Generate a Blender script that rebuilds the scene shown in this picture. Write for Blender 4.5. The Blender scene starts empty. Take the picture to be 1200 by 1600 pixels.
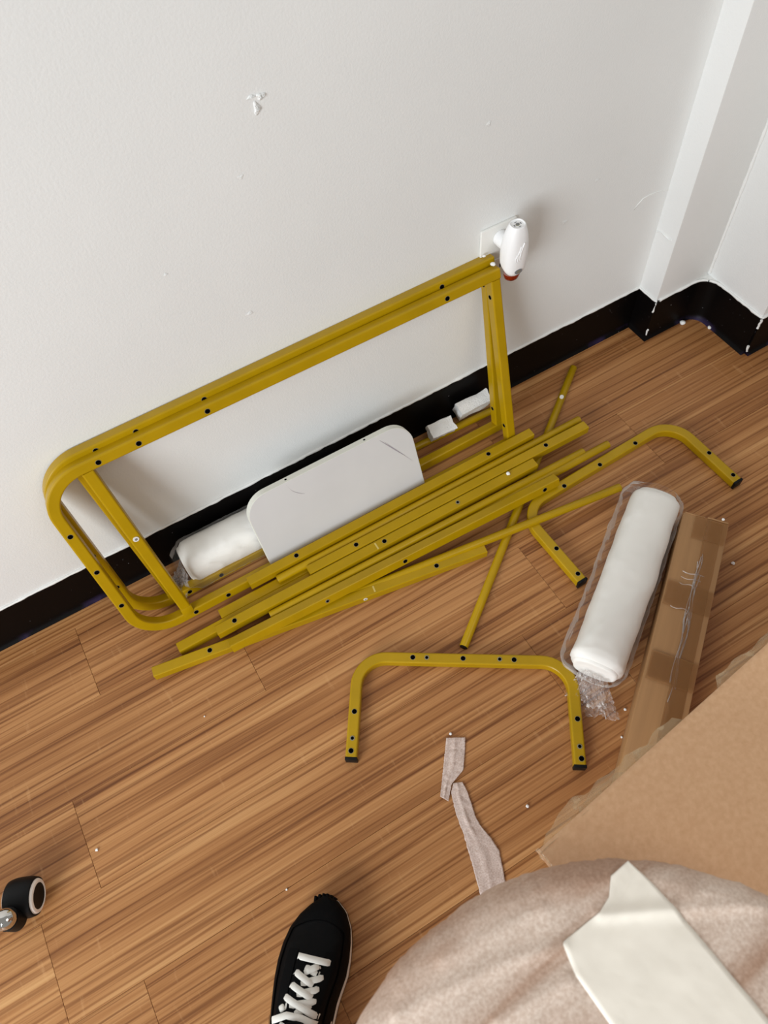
import bpy, bmesh, math, random
from mathutils import Vector, Matrix, noise
random.seed(7)
S = bpy.context.scene
COL = S.collection
PI = math.pi

# ------------------------------------------------------------------ camera
def cam_basis(yaw, pitch, roll):
    fw = Vector((math.sin(yaw)*math.cos(pitch), math.cos(yaw)*math.cos(pitch), -math.sin(pitch)))
    rt = Vector((math.cos(yaw), -math.sin(yaw), 0)); up = rt.cross(fw)
    r = rt*math.cos(roll) + up*math.sin(roll); u = up*math.cos(roll) - rt*math.sin(roll)
    return r, u, fw
cd = bpy.data.cameras.new('camera'); cam = bpy.data.objects.new('camera', cd); COL.objects.link(cam)
r_, u_, f_ = cam_basis(0.412145, 1.025743, -0.133508)
cam.matrix_world = Matrix(((r_.x, u_.x, -f_.x, 0.0), (r_.y, u_.y, -f_.y, -0.84864), (r_.z, u_.z, -f_.z, 1.28297), (0, 0, 0, 1)))
cd.sensor_fit = 'AUTO'; cd.sensor_width = 36; cd.lens = 36*1152.54/1600
cd.clip_start = 0.02
cd.dof.use_dof = True; cd.dof.focus_distance = 1.28; cd.dof.aperture_fstop = 7.0
S.camera = cam

# ------------------------------------------------------------------ light
wd = bpy.data.worlds.new('room_light'); S.world = wd; wd.use_nodes = True
wd.node_tree.nodes['Background'].inputs[0].default_value = (1.0, 0.985, 0.96, 1)
wd.node_tree.nodes['Background'].inputs[1].default_value = 0.325
def area(name, loc, target, sx, sy, power, col):
    l = bpy.data.lights.new(name, 'AREA'); l.shape = 'RECTANGLE'; l.size = sx; l.size_y = sy
    l.energy = power; l.color = col
    o = bpy.data.objects.new(name, l); COL.objects.link(o); o.location = loc
    o.rotation_euler = (Vector(target)-Vector(loc)).to_track_quat('-Z', 'Y').to_euler()
    return o
area('window_daylight', (-2.75, -1.95, 1.45), (0.45, -0.35, 0.35), 1.6, 1.6, 112, (0.90, 0.955, 1.0))
area('overhead_fill', (0.75, -1.9, 2.45), (0.45, -0.9, 0.2), 1.1, 1.1, 10, (1.0, 0.955, 0.89))  # unseen fill light added overhead to brighten the flap, roll and panel
S.view_settings.view_transform = 'Standard'; S.view_settings.look = 'None'
S.view_settings.exposure = 0.09; S.view_settings.gamma = 1.0; S.view_settings.use_curve_mapping = False

# ------------------------------------------------------------------ materials
MATS = {}
def new_mat(name):
    m = bpy.data.materials.new(name); m.use_nodes = True
    nt = m.node_tree; b = nt.nodes['Principled BSDF']
    MATS[name] = m
    return m, nt, b
def srgb(r, g, b):
    f = lambda c: ((c/255+0.055)/1.055)**2.4 if c/255 > 0.04045 else c/255/12.92
    return (f(r), f(g), f(b), 1)
def nd(nt, t, **kw):
    n = nt.nodes.new(t)
    for k, v in kw.items():
        if k.startswith('i_'):
            key = k[2:]
            n.inputs[int(key) if key.isdigit() else key].default_value = v
        else: setattr(n, k, v)
    return n
def coords(nt, kind='Object', scale=(1, 1, 1), rnd=0.0):
    tc = nd(nt, 'ShaderNodeTexCoord'); mp = nd(nt, 'ShaderNodeMapping')
    mp.inputs['Scale'].default_value = scale
    src = tc.outputs[kind]
    if rnd:
        oi = nd(nt, 'ShaderNodeObjectInfo'); mul = nd(nt, 'ShaderNodeMath', operation='MULTIPLY'); mul.inputs[1].default_value = rnd
        nt.links.new(oi.outputs['Random'], mul.inputs[0])
        add = nd(nt, 'ShaderNodeVectorMath', operation='ADD')
        nt.links.new(src, add.inputs[0]); nt.links.new(mul.outputs[0], add.inputs[1]); src = add.outputs[0]
    nt.links.new(src, mp.inputs['Vector'])
    return mp.outputs['Vector']
def nz(nt, vec, scale, detail=4, rough=.55, dist=0.0):
    n = nd(nt, 'ShaderNodeTexNoise'); n.inputs['Scale'].default_value = scale; n.inputs['Detail'].default_value = detail
    n.inputs['Roughness'].default_value = rough; n.inputs['Distortion'].default_value = dist
    nt.links.new(vec, n.inputs['Vector']); return n.outputs['Fac']
def ramp(nt, fac, stops):
    r = nd(nt, 'ShaderNodeValToRGB'); e = r.color_ramp.elements
    while len(e) < len(stops): e.new(0.5)
    for el, (p, c) in zip(e, stops): el.position = p; el.color = c
    nt.links.new(fac, r.inputs[0]); return r.outputs[0]
def mix(nt, fac, a, b, mode='MIX'):
    m = nd(nt, 'ShaderNodeMix', data_type='RGBA', blend_type=mode)
    for sock, v in ((m.inputs[0], fac), (m.inputs[6], a), (m.inputs[7], b)):
        if hasattr(v, 'is_output'): nt.links.new(v, sock)
        else: sock.default_value = v
    return m.outputs[2]
def bump(nt, b, h, strength, dist=0.001):
    bp = nd(nt, 'ShaderNodeBump'); bp.inputs['Strength'].default_value = strength; bp.inputs['Distance'].default_value = dist
    nt.links.new(h, bp.inputs['Height']); nt.links.new(bp.outputs[0], b.inputs['Normal']); return bp
def simple(name, col, rough=.5, metal=0.0, bumps=None, var=0.0, vscale=20):
    m, nt, b = new_mat(name)
    b.inputs['Base Color'].default_value = col; b.inputs['Roughness'].default_value = rough; b.inputs['Metallic'].default_value = metal
    v = coords(nt)
    if var:
        dk = tuple(c*(1-var) for c in col[:3])+(1,)
        nt.links.new(ramp(nt, nz(nt, v, vscale), [(.3, dk), (.7, col)]), b.inputs['Base Color'])
    if bumps: bump(nt, b, nz(nt, v, bumps[0], 3), bumps[1], bumps[2])
    return m

# painted wall
m, nt, b = new_mat('wall_paint')
v = coords(nt)
nt.links.new(ramp(nt, nz(nt, v, 3.0, 5), [(.25, srgb(229, 230, 228)), (.75, srgb(236, 237, 235))]), b.inputs['Base Color'])
b.inputs['Roughness'].default_value = .55
h1 = nz(nt, v, 260, 3); h2 = nz(nt, v, 22, 4)
ad = nd(nt, 'ShaderNodeMath', operation='MULTIPLY_ADD'); ad.inputs[1].default_value = 1.3; nt.links.new(h1, ad.inputs[0]); nt.links.new(h2, ad.inputs[2])
bump(nt, b, ad.outputs[0], .19, .0015)
simple('white_caulk', srgb(233, 233, 230), .6, bumps=(300, .5, .001))
# baseboard vinyl: black with violet scuffs along the toe
m, nt, b = new_mat('black_vinyl')
v = coords(nt); sp = nd(nt, 'ShaderNodeSeparateXYZ'); nt.links.new(v, sp.inputs[0])
mr = nd(nt, 'ShaderNodeMapRange'); mr.inputs[1].default_value = .012; mr.inputs[2].default_value = .002; nt.links.new(sp.outputs[2], mr.inputs[0])
sc = ramp(nt, nz(nt, v, 9, 5), [(.52, (0, 0, 0, 1)), (.62, (1, 1, 1, 1))])
mm = nd(nt, 'ShaderNodeMath', operation='MULTIPLY'); nt.links.new(mr.outputs[0], mm.inputs[0]); nt.links.new(sc, mm.inputs[1])
c1 = mix(nt, mm.outputs[0], srgb(7, 5, 5), srgb(44, 33, 62))
sp2 = ramp(nt, nz(nt, v, 170, 2), [(.755, (0, 0, 0, 1)), (.765, (1, 1, 1, 1))])
nt.links.new(mix(nt, sp2, c1, srgb(120, 118, 120)), b.inputs['Base Color'])
b.inputs['Roughness'].default_value = .45; b.inputs['Specular IOR Level'].default_value = .12
# wood-look vinyl planks
m, nt, b = new_mat('plank_wood')
va = coords(nt, scale=(.8, 48, 1), rnd=37.0); vb = coords(nt, scale=(2.4, 240, 1), rnd=53.0)
vc = coords(nt, scale=(.7, 9, 1), rnd=91.0); vd = coords(nt, scale=(70, 12, 1), rnd=11.0); ve = coords(nt, scale=(1.2, 105, 1), rnd=67.0)
g1 = nz(nt, va, 1.3, 4, .55, .35); g2 = nz(nt, vb, 1.0, 4, .7, .2); g3 = nz(nt, vc, 1.2, 3, .5, .9); g4 = nz(nt, vd, 1.2, 3); g5 = nz(nt, ve, 1.1, 3, .6, .25)
def madd(a, k, c=None):
    n_ = nd(nt, 'ShaderNodeMath', operation='MULTIPLY_ADD'); n_.inputs[1].default_value = k; n_.inputs[2].default_value = 0
    nt.links.new(a, n_.inputs[0])
    if c is not None: nt.links.new(c, n_.inputs[2])
    return n_.outputs[0]
tone = madd(g1, .42, madd(g3, .30, madd(g2, .28)))
colr = ramp(nt, tone, [(.35, srgb(128, 80, 44)), (.46, srgb(167, 114, 67)), (.55, srgb(190, 137, 86)), (.64, srgb(210, 161, 107))])
# long thin dark growth lines, some bending into cathedral arches
wv = nd(nt, 'ShaderNodeTexWave', wave_type='BANDS', bands_direction='Y'); wv.inputs['Scale'].default_value = 1.9; wv.inputs['Distortion'].default_value = 4.6
wv.inputs['Detail'].default_value = 4; wv.inputs['Detail Scale'].default_value = .8; wv.inputs['Detail Roughness'].default_value = .6
nt.links.new(vc, wv.inputs['Vector'])
lines = ramp(nt, wv.outputs['Fac'], [(.0, (.60, .50, .43, 1)), (.13, (1, 1, 1, 1))])
colr = mix(nt, .85, colr, lines, 'MULTIPLY')
streak = ramp(nt, g5, [(.36, (.50, .40, .33, 1)), (.46, (1, 1, 1, 1))])
colr = mix(nt, .75, colr, streak, 'MULTIPLY')
fl = ramp(nt, g4, [(.64, (0, 0, 0, 1)), (.76, (.22, .22, .22, 1))])
colr = mix(nt, fl, colr, srgb(222, 174, 122))
oi = nd(nt, 'ShaderNodeObjectInfo'); tint = ramp(nt, oi.outputs['Random'], [(0, (.90, .88, .86, 1)), (1, (1.0, 1.0, 1.0, 1))])
nt.links.new(mix(nt, 1.0, colr, tint, 'MULTIPLY'), b.inputs['Base Color'])
b.inputs['Roughness'].default_value = .42; b.inputs['Specular IOR Level'].default_value = .3
bump(nt, b, g2, .12, .0008)
simple('floor_groove', srgb(52, 32, 20), .8)
# mustard powder coat
m, nt, b = new_mat('mustard_steel')
v = coords(nt)
nt.links.new(ramp(nt, nz(nt, v, 18, 3), [(.3, srgb(168, 134, 3)), (.7, srgb(178, 142, 5))]), b.inputs['Base Color'])
b.inputs['Roughness'].default_value = .33; b.inputs['Specular IOR Level'].default_value = .32
bump(nt, b, nz(nt, v, 900, 2), .05, .0004)
simple('hole_black', (.002, .002, .002, 1), .9); MATS['hole_black'].node_tree.nodes['Principled BSDF'].inputs['Specular IOR Level'].default_value = 0
simple('hole_rim', srgb(150, 146, 128), .4, .5)
simple('black_plastic', srgb(14, 14, 15), .5, bumps=(600, .1, .0004)); MATS['black_plastic'].node_tree.nodes['Principled BSDF'].inputs['Specular IOR Level'].default_value = .2
simple('white_sticker', srgb(228, 226, 220), .5, bumps=(500, .2, .0004))
simple('grey_print', srgb(120, 120, 122), .6)
# white laminate panel with pencil-like scuffs
m, nt, b = new_mat('white_laminate')
v = coords(nt)
nt.links.new(ramp(nt, nz(nt, v, 8, 4), [(.3, srgb(212, 211, 210)), (.7, srgb(218, 217, 216))]), b.inputs['Base Color'])
b.inputs['Roughness'].default_value = .45
simple('panel_edge', srgb(229, 229, 218), .5)
simple('scuff_grey', srgb(168, 160, 166), .8)
simple('white_foam', srgb(248, 246, 240), .7, bumps=(26, .25, .003), var=.015, vscale=20)
simple('white_styrofoam', srgb(244, 243, 240), .8, bumps=(420, .9, .002))
def film(name, col, opac, rough=.15, gloss=.35, bscale=40, bstr=.6, extra=0.0):
    m = bpy.data.materials.new(name); m.use_nodes = True; nt = m.node_tree
    b = nt.nodes['Principled BSDF']; out = nt.nodes['Material Output']
    b.inputs['Base Color'].default_value = col; b.inputs['Roughness'].default_value = rough
    v = coords(nt); n1 = nz(nt, v, bscale, 4)
    bump(nt, b, n1, bstr, .004)
    tr = nd(nt, 'ShaderNodeBsdfTransparent'); mx = nd(nt, 'ShaderNodeMixShader')
    lw = nd(nt, 'ShaderNodeLayerWeight'); lw.inputs['Blend'].default_value = gloss
    ma = nd(nt, 'ShaderNodeMath', operation='MULTIPLY_ADD'); ma.inputs[1].default_value = .55; ma.inputs[2].default_value = opac; ma.use_clamp = True
    nt.links.new(lw.outputs['Fresnel'], ma.inputs[0])
    fac = ma.outputs[0]
    if extra:
        r = ramp(nt, nz(nt, v, 55, 4), [(.55, (0, 0, 0, 1)), (.7, (extra, extra, extra, 1))])
        a2 = nd(nt, 'ShaderNodeMath', operation='ADD'); a2.use_clamp = True; nt.links.new(fac, a2.inputs[0]); nt.links.new(r, a2.inputs[1]); fac = a2.outputs[0]
    nt.links.new(fac, mx.inputs[0]); nt.links.new(tr.outputs[0], mx.inputs[1]); nt.links.new(b.outputs[0], mx.inputs[2])
    nt.links.new(mx.outputs[0], out.inputs[0]); MATS[name] = m
    return m
film('clear_plastic', srgb(252, 250, 248), .02, .10, .14, 60, .5, 0)
film('crinkled_plastic', srgb(246, 240, 236), .13, .12, .30, 70, .8, .30)
film('torn_tape_film', srgb(214, 194, 158), .26, .2, .30, 50, .6, .25)
film('box_tape', srgb(164, 112, 58), .38, .25, .15, 30, .2, 0)
# thin foam sheet (strips)
m, nt, b = new_mat('foam_sheet')
v = coords(nt)
nt.links.new(ramp(nt, nz(nt, v, 420, 3), [(.35, srgb(205, 180, 166)), (.65, srgb(232, 214, 204))]), b.inputs['Base Color'])
b.inputs['Roughness'].default_value = .7
b.inputs['Alpha'].default_value = .82
bump(nt, b, nz(nt, v, 420, 3), .4, .001)
m, nt, b = new_mat('foam_wrap')
v = coords(nt)
spk = ramp(nt, nz(nt, v, 330, 3), [(.35, srgb(204, 182, 166)), (.68, srgb(228, 211, 198))])
vr = nd(nt, 'ShaderNodeMapping'); vr.inputs['Rotation'].default_value = (0, 0, .36); vr.inputs['Scale'].default_value = (2.0, 13, 3); nt.links.new(v, vr.inputs[0])
pt = ramp(nt, nz(nt, vr.outputs[0], 1.5, 4, .55, .4), [(.38, srgb(196, 164, 140)), (.58, srgb(255, 252, 248))])
nt.links.new(mix(nt, .8, spk, pt, 'MULTIPLY'), b.inputs['Base Color'])
b.inputs['Roughness'].default_value = .7
bump(nt, b, nz(nt, v, 330, 3), .35, .001)
simple('tape_smear', srgb(206, 184, 104), .5)
simple('packing_tape_white', srgb(246, 238, 224), .45, bumps=(20, .3, .003), var=.03, vscale=14)
# cardboard
m, nt, b = new_mat('cardboard')
v = coords(nt); v2 = coords(nt, scale=(3, 220, 3))
nt.links.new(ramp(nt, nz(nt, v, 160, 4), [(.3, srgb(217, 172, 132)), (.7, srgb(228, 186, 146))]), b.inputs['Base Color'])
b.inputs['Roughness'].default_value = .8; b.inputs['Specular IOR Level'].default_value = .2
bump(nt, b, nz(nt, v2, 1, 2), .12, .001)
m, nt, b = new_mat('cardboard_dark')
v = coords(nt); v2 = coords(nt, scale=(2, 60, 2))
nt.links.new(ramp(nt, nz(nt, v2, 1.5, 4), [(.3, srgb(162, 121, 78)), (.7, srgb(176, 133, 87))]), b.inputs['Base Color'])
b.inputs['Roughness'].default_value = .6
simple('shoe_black', srgb(5, 5, 6), .7, bumps=(700, .3, .0006))
simple('shoe_nylon', srgb(6, 6, 7), .5, bumps=(30, .5, .003))
for k_ in ('shoe_black', 'shoe_nylon'): MATS[k_].node_tree.nodes['Principled BSDF'].inputs['Specular IOR Level'].default_value = .10
simple('shoe_white', srgb(226, 220, 210), .6, bumps=(500, .2, .0005))
simple('lace_white', srgb(232, 230, 222), .8, bumps=(900, .5, .0006))
simple('chrome', srgb(205, 203, 198), .08, 1.0)
simple('caster_ring', srgb(244, 236, 228), .45)
simple('freshener_white', srgb(244, 244, 244), .3)
simple('plate_white', srgb(232, 231, 226), .4)
m, nt, b = new_mat('red_oil_glass')
b.inputs['Base Color'].default_value = srgb(150, 34, 16); b.inputs['Roughness'].default_value = .06; b.inputs['Transmission Weight'].default_value = .35
film('clear_glass', srgb(220, 205, 195), .22, .05, .35, 10, .05)
M = MATS

# ------------------------------------------------------------------ helpers
def tag(o, label=None, cat=None, group=None, kind=None):
    for k, val in (('label', label), ('category', cat), ('group', group), ('kind', kind)):
        if val: o[k] = val
    return o
def link(o, parent=None):
    COL.objects.link(o)
    if parent: o.parent = parent
    return o
def empty(name, loc=(0, 0, 0), rot=(0, 0, 0)):
    o = bpy.data.objects.new(name, None); o.empty_display_size = .05
    o.location = loc; o.rotation_euler = rot; return link(o)
def pyd(name, vs, fs, mat, parent=None, smooth=None, solid=None):
    me = bpy.data.meshes.new(name); me.from_pydata([tuple(p) for p in vs], [], fs); me.update()
    bm = bmesh.new(); bm.from_mesh(me)
    bmesh.ops.recalc_face_normals(bm, faces=bm.faces)
    bm.to_mesh(me); bm.free()
    return mobj(name, me, mat, parent, smooth)
def mobj(name, me, mat, parent=None, smooth=None):
    me.materials.append(M[mat])
    if smooth is not None:
        me.polygons.foreach_set('use_smooth', [True]*len(me.polygons))
        if smooth < 180: me.set_sharp_from_angle(angle=math.radians(smooth))
    return link(bpy.data.objects.new(name, me), parent)
def box(name, lo, hi, mat, parent=None, bev=0.0, seg=2):
    bm = bmesh.new()
    bmesh.ops.create_cube(bm, size=1)
    for vtx in bm.verts:
        vtx.co = Vector([(a+c)/2 + (c-a)*t for a, c, t in zip(lo, hi, vtx.co)])
    if bev: bmesh.ops.bevel(bm, geom=bm.edges[:], offset=bev, segments=seg, affect='EDGES', profile=.5)
    me = bpy.data.meshes.new(name); bm.to_mesh(me); bm.free()
    return mobj(name, me, mat, parent, 40 if bev else None)
def prof_square(t, r=.003, n=3):
    h = t/2; P = []
    for k, (cx, cy) in enumerate(((1, 1), (-1, 1), (-1, -1), (1, -1))):
        for j in range(n+1):
            a = PI/2*k + PI/2*j/n
            P.append((cx*(h-r)+r*math.cos(a), cy*(h-r)+r*math.sin(a)))
    return P
def prof_round(r, n=18): return [(r*math.cos(2*PI*i/n), r*math.sin(2*PI*i/n)) for i in range(n)]
def sweep_mesh(path, prof, up=(0, 0, 1), cap=True):
    """prof (a,b): a along side = up x tangent, b along up"""
    up = Vector(up); path = [Vector(p) for p in path]; n = len(prof); vs = []; fs = []
    for i, p in enumerate(path):
        t0 = (path[i]-path[i-1]).normalized() if i else None
        t1 = (path[i+1]-path[i]).normalized() if i < len(path)-1 else None
        t = ((t0 or t1)+(t1 or t0)).normalized()
        k = 1.0 if not (t0 and t1) else 1/max(.3, t.dot(t0))
        s = up.cross(t).normalized(); w = t.cross(s)
        for a, bb in prof: vs.append(p + s*a*k + w*bb)
    for i in range(len(path)-1):
        for j in range(n):
            fs.append((i*n+j, i*n+(j+1) % n, (i+1)*n+(j+1) % n, (i+1)*n+j))
    if cap:
        fs.append(tuple(range(n-1, -1, -1))); fs.append(tuple(range((len(path)-1)*n, len(path)*n)))
    return vs, fs
def sweep(name, path, prof, mat, parent=None, up=(0, 0, 1), smooth=13):
    vs, fs = sweep_mesh(path, prof, up); return pyd(name, vs, fs, mat, parent, smooth)
def disc(name, c, nrm, r, mat, parent=None, th=.0004, n=14, squash=1.0):
    """a thin coin centred at c, facing nrm"""
    nrm = Vector(nrm).normalized(); q = nrm.to_track_quat('Z', 'Y'); vs = []
    for z in (-.001, th):
        for i in range(n): vs.append(Vector(c)+q @ Vector((r*math.cos(2*PI*i/n), r*squash*math.sin(2*PI*i/n), z)))
    fs = [tuple(range(n)), tuple(range(n, 2*n))]+[(i, (i+1) % n, n+(i+1) % n, n+i) for i in range(n)]
    return pyd(name, vs, fs, mat, parent)
def hole(c, nrm, parent, r=.0042, shift=(0, 0, 0)):
    h = disc('hole_rim', c, nrm, r*1.14, 'hole_rim', parent, .00025)
    g = disc('bolt_hole', Vector(c)+Vector(shift), nrm, r, 'hole_black', parent, .0005)
    return g
def arc(cx, cy, r, a0, a1, n=9): return [(cx+r*math.cos(math.radians(a0+(a1-a0)*i/n)), cy+r*math.sin(math.radians(a0+(a1-a0)*i/n))) for i in range(n+1)]
def fbm(x, y, z=0.0): return noise.fractal(Vector((x, y, z)), .8, 2.0, 4)
def copy_tree(o, parent=None):
    c = o.copy(); COL.objects.link(c); c.parent = parent
    for ch in list(o.children): copy_tree(ch, c)
    return c
def rough_prism(name, poly, z0, z1, mat, parent=None):
    n = len(poly); vs = [(x, y, z0) for x, y in poly]+[(x, y, z1) for x, y in poly]
    fs = [tuple(range(n)), tuple(range(n, 2*n))]+[(i, (i+1) % n, n+(i+1) % n, n+i) for i in range(n)]
    return pyd(name, vs, fs, mat, parent)
def grid(name, nu, nv, fn, mat, parent=None, smooth=180, close_u=False, thick=0.0, flip=False):
    vs = [Vector(fn(i/(nu if close_u else nu-1), j/(nv-1))) for j in range(nv) for i in range(nu)]; fs = []
    for j in range(nv-1):
        for i in range(nu if close_u else nu-1):
            fs.append((j*nu+i, j*nu+(i+1) % nu, (j+1)*nu+(i+1) % nu, (j+1)*nu+i))
    me = bpy.data.meshes.new(name); me.from_pydata([tuple(p) for p in vs], [], fs); me.update()
    if flip: me.flip_normals()
    o = mobj(name, me, mat, parent, smooth)
    if thick:
        md = o.modifiers.new('thickness', 'SOLIDIFY'); md.thickness = thick; md.offset = 0
    return o

# ------------------------------------------------------------------ structure: floor planks
PW, PL, Y0 = .1524, .9144, -.0405
flr = tag(box('floor', (-2.6, -3.2, -.03), (2.6, .25, -.0035), 'floor_groove'), kind='structure')
plank_me = {}
def plank(x0, x1, y0, y1):
    key = (round(x1-x0, 3), round(y1-y0, 3))
    if key not in plank_me:
        w, d = (x1-x0)/2-.00025, (y1-y0)/2-.00018; e = .0005
        vs = []
        for z, k in ((-.003, 0), (-.0004, 0), (0.0, e)):
            vs += [(-w+k, -d+k, z), (w-k, -d+k, z), (w-k, d-k, z), (-w+k, d-k, z)]
        fs = [(8, 9, 10, 11)]
        for a in (0, 4):
            for i in range(4): fs.append((a+i, a+(i+1) % 4, a+4+(i+1) % 4, a+4+i))
        me = bpy.data.meshes.new('plank'); me.from_pydata(vs, [], fs); me.update(); me.materials.append(M['plank_wood']); plank_me[key] = me
    o = bpy.data.objects.new('plank', plank_me[key]); link(o, flr); o.location = ((x0+x1)/2, (y0+y1)/2, 0)
row_seam = {-1: .25, 0: -.320, 1: -.0556, 2: -.4215, 3: -.5215, 4: -.405, 5: -.16, 6: -.62, 7: -.30, 8: -.5, 9: -.1, 10: -.4, 11: -.22, 12: -.65, 13: -.35, 14: -.5}
for k in range(-1, 15):
    ya = 0.0 if k < 0 else Y0-PW*k; yb = Y0-PW*(k+1)
    for j in range(-3, 4):
        x0 = row_seam[k]+PL*j; x1 = x0+PL
        if x1 < -1.6 or x0 > 2.3: continue
        plank(x0, x1, yb, ya)

# walls: main wall, a shallow pilaster, then the corner stepping forward
XC, YC, XR, YR, TOP = 1.053, -.054, 1.20, -.213, 2.3
wall = tag(box('wall_back', (-2.6, 0, 0), (XC+.01, .12, TOP), 'wall_paint'), kind='structure')
pil = tag(box('wall_pilaster', (XC, YC, 0), (XR+.01, .12, TOP), 'wall_paint', bev=.003), kind='structure')
rw = tag(box('wall_right', (XR, YR, 0), (2.6, .12, TOP), 'wall_paint', bev=.003), kind='structure')
# lumpy paint in the inner corner and a peeling patch on the wall
def ridge(name, pts, r, mat, parent, seed=0, n=6, jit=.5):
    vs = []; fs = []
    for i, p in enumerate(pts):
        p = Vector(p); k = r*(1+jit*fbm(p.x*60+seed, p.y*60, p.z*60))
        t = (Vector(pts[min(i+1, len(pts)-1)])-Vector(pts[max(i-1, 0)])).normalized()
        s = t.orthogonal().normalized(); w = t.cross(s)
        for j in range(n):
            a = 2*PI*j/n; vs.append(p+s*k*math.cos(a)+w*k*math.sin(a))
    for i in range(len(pts)-1):
        for j in range(n): fs.append((i*n+j, i*n+(j+1) % n, (i+1)*n+(j+1) % n, (i+1)*n+j))
    fs.append(tuple(range(n))); fs.append(tuple(range((len(pts)-1)*n, len(pts)*n)))
    return pyd(name, vs, fs, mat, parent, 60)
ridge('paint_scratch', [(.9713, -.0002, .3406), (.980, -.0002, .351), (.9894, -.0002, .358), (1.003, -.0002, .3595), (1.0201, -.0002, .3589), (1.036, -.0002, .355), (1.05, -.0002, .351)], .0010, 'white_caulk', wall, 8, 5, .3)
ridge('paint_crease', [(XC-.0002, -.003-.005*i, .2565+.0008*i+.003*math.sin(i*.7)) for i in range(9)], .0022, 'wall_paint', pil, 8, 6, .4)
ridge('paint_ridge', [(XR-.001, YC-.001, .115+i*.012) for i in range(170)], .0035, 'white_caulk', rw, 3)
def blister(x, z, sx, sz, hgt, seed):
    def f(u, w):
        a = u*2*PI; rr = w*(1+.25*math.sin(3*a+seed)); e = (1-w)**.5
        hh = hgt*(max(0, 1-w)**.6)*(1+.9*fbm(math.cos(a)*w*4+seed, math.sin(a)*w*4))
        return (x+sx*rr*math.cos(a), -.0002-max(0, hh), z+sz*rr*math.sin(a))
    return grid('paint_blister', 24, 10, f, 'wall_paint', wall, 60, True)
blister(.284, .797, .006, .004, .0030, 1); blister(.276, .785, .0045, .008, .0028, 2); blister(.272, .800, .006, .002, .0018, 3)
blister(.195, .498, .006, .003, .0008, 4); blister(.62, .64, .004, .004, .0008, 5); blister(.235, .71, .004, .003, .0006, 6)
blister(.80, .39, .007, .005, .0007, 7); blister(.86, .45, .005, .003, .0007, 8); blister(.10, .62, .003, .002, .0007, 9)

# baseboards: cove-base vinyl
BH = .107
bprof = [(0, .0002), (.0105, .0002), (.0098, .0015), (.0062, .0045), (.0042, .009), (.0034, .016), (.0034, BH-.0015), (.0022, BH), (0, BH)]
def baseboard(name, pts, side):
    """pts: plan polyline along the wall face; the board grows to the left of travel when side=1"""
    n = len(bprof); vs = []; fs = []
    P = [Vector((x, y, 0)) for x, y in pts]
    for i, p in enumerate(P):
        t0 = (P[i]-P[i-1]).normalized() if i else None; t1 = (P[i+1]-P[i]).normalized() if i < len(P)-1 else None
        t = ((t0 or t1)+(t1 or t0)).normalized(); k = 1.0 if not (t0 and t1) else 1/max(.3, t.dot(t0))
        s = Vector((t.y, -t.x, 0))*side
        for d, z in bprof: vs.append(p+s*d*k+Vector((0, 0, z)))
    for i in range(len(P)-1):
        for j in range(n): fs.append((i*n+j, i*n+(j+1) % n, (i+1)*n+(j+1) % n, (i+1)*n+j))
    fs.append(tuple(range(n))); fs.append(tuple(range((len(P)-1)*n, len(P)*n)))
    o = tag(pyd(name, vs, fs, 'black_vinyl', None, 30), kind='structure')
    # wavy painted bead along the top edge
    pts3 = []
    for i in range(len(P)-1):
        L = (P[i+1]-P[i]).length; m_ = max(2, int(L/.008))
        for j in range(m_):
            t = (P[i+1]-P[i]).normalized(); s = Vector((t.y, -t.x, 0))*side; p = P[i].lerp(P[i+1], j/m_)
            pts3.append(p+s*.0016+Vector((0, 0, BH+.0020+.0014*fbm(p.x*14, p.y*14, 2))))
    pts3.append(P[-1]+Vector((0, 0, BH+.001)))
    ridge('paint_bead', pts3, .0028, 'white_caulk', o, 5, 6, .5)
    return o
baseboard('baseboard_back', [(-2.6, 0), (XC, 0)], 1)
ic = .042
bc = baseboard('baseboard_pilaster', [(XC, -.001), (XC, YC), (XR-ic, YC)]+[(x, y) for x, y in arc(XR-ic, YC-ic, ic, 90, 0, 10)[1:-1]]+[(XR, YC-ic), (XR, YR)], 1)
bb = baseboard('baseboard_right', [(XR, YR), (2.6, YR)], 1)
fz_ = [(XR, YC)]+arc(XR-ic, YC-ic, ic, 0, 90, 10)
rough_prism('paint_fillet', fz_, BH-.004, BH+.0025, 'white_caulk', rw)
def chip_line(x, y, parent, seed):
    random.seed(seed)
    pts = [(x+random.uniform(-.0012, .0012), y+random.uniform(-.0012, .0012), z) for z in [BH-.001-i*.004 for i in range(7)]]
    ridge('paint_drip', pts, .0022, 'white_caulk', parent, seed, 5, .9)
    pts = [(x+random.uniform(-.001, .001)-.001, y+random.uniform(-.001, .001)-.001, z) for z in [.03-i*.004 for i in range(5)]]
    ridge('paint_drip', pts, .0022, 'white_caulk', parent, seed+4, 5, .9)
chip_line(XC-.0035, YC-.0035, bc, 11)
chip_line(XR-.0035, YR-.0035, bc, 12)

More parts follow.
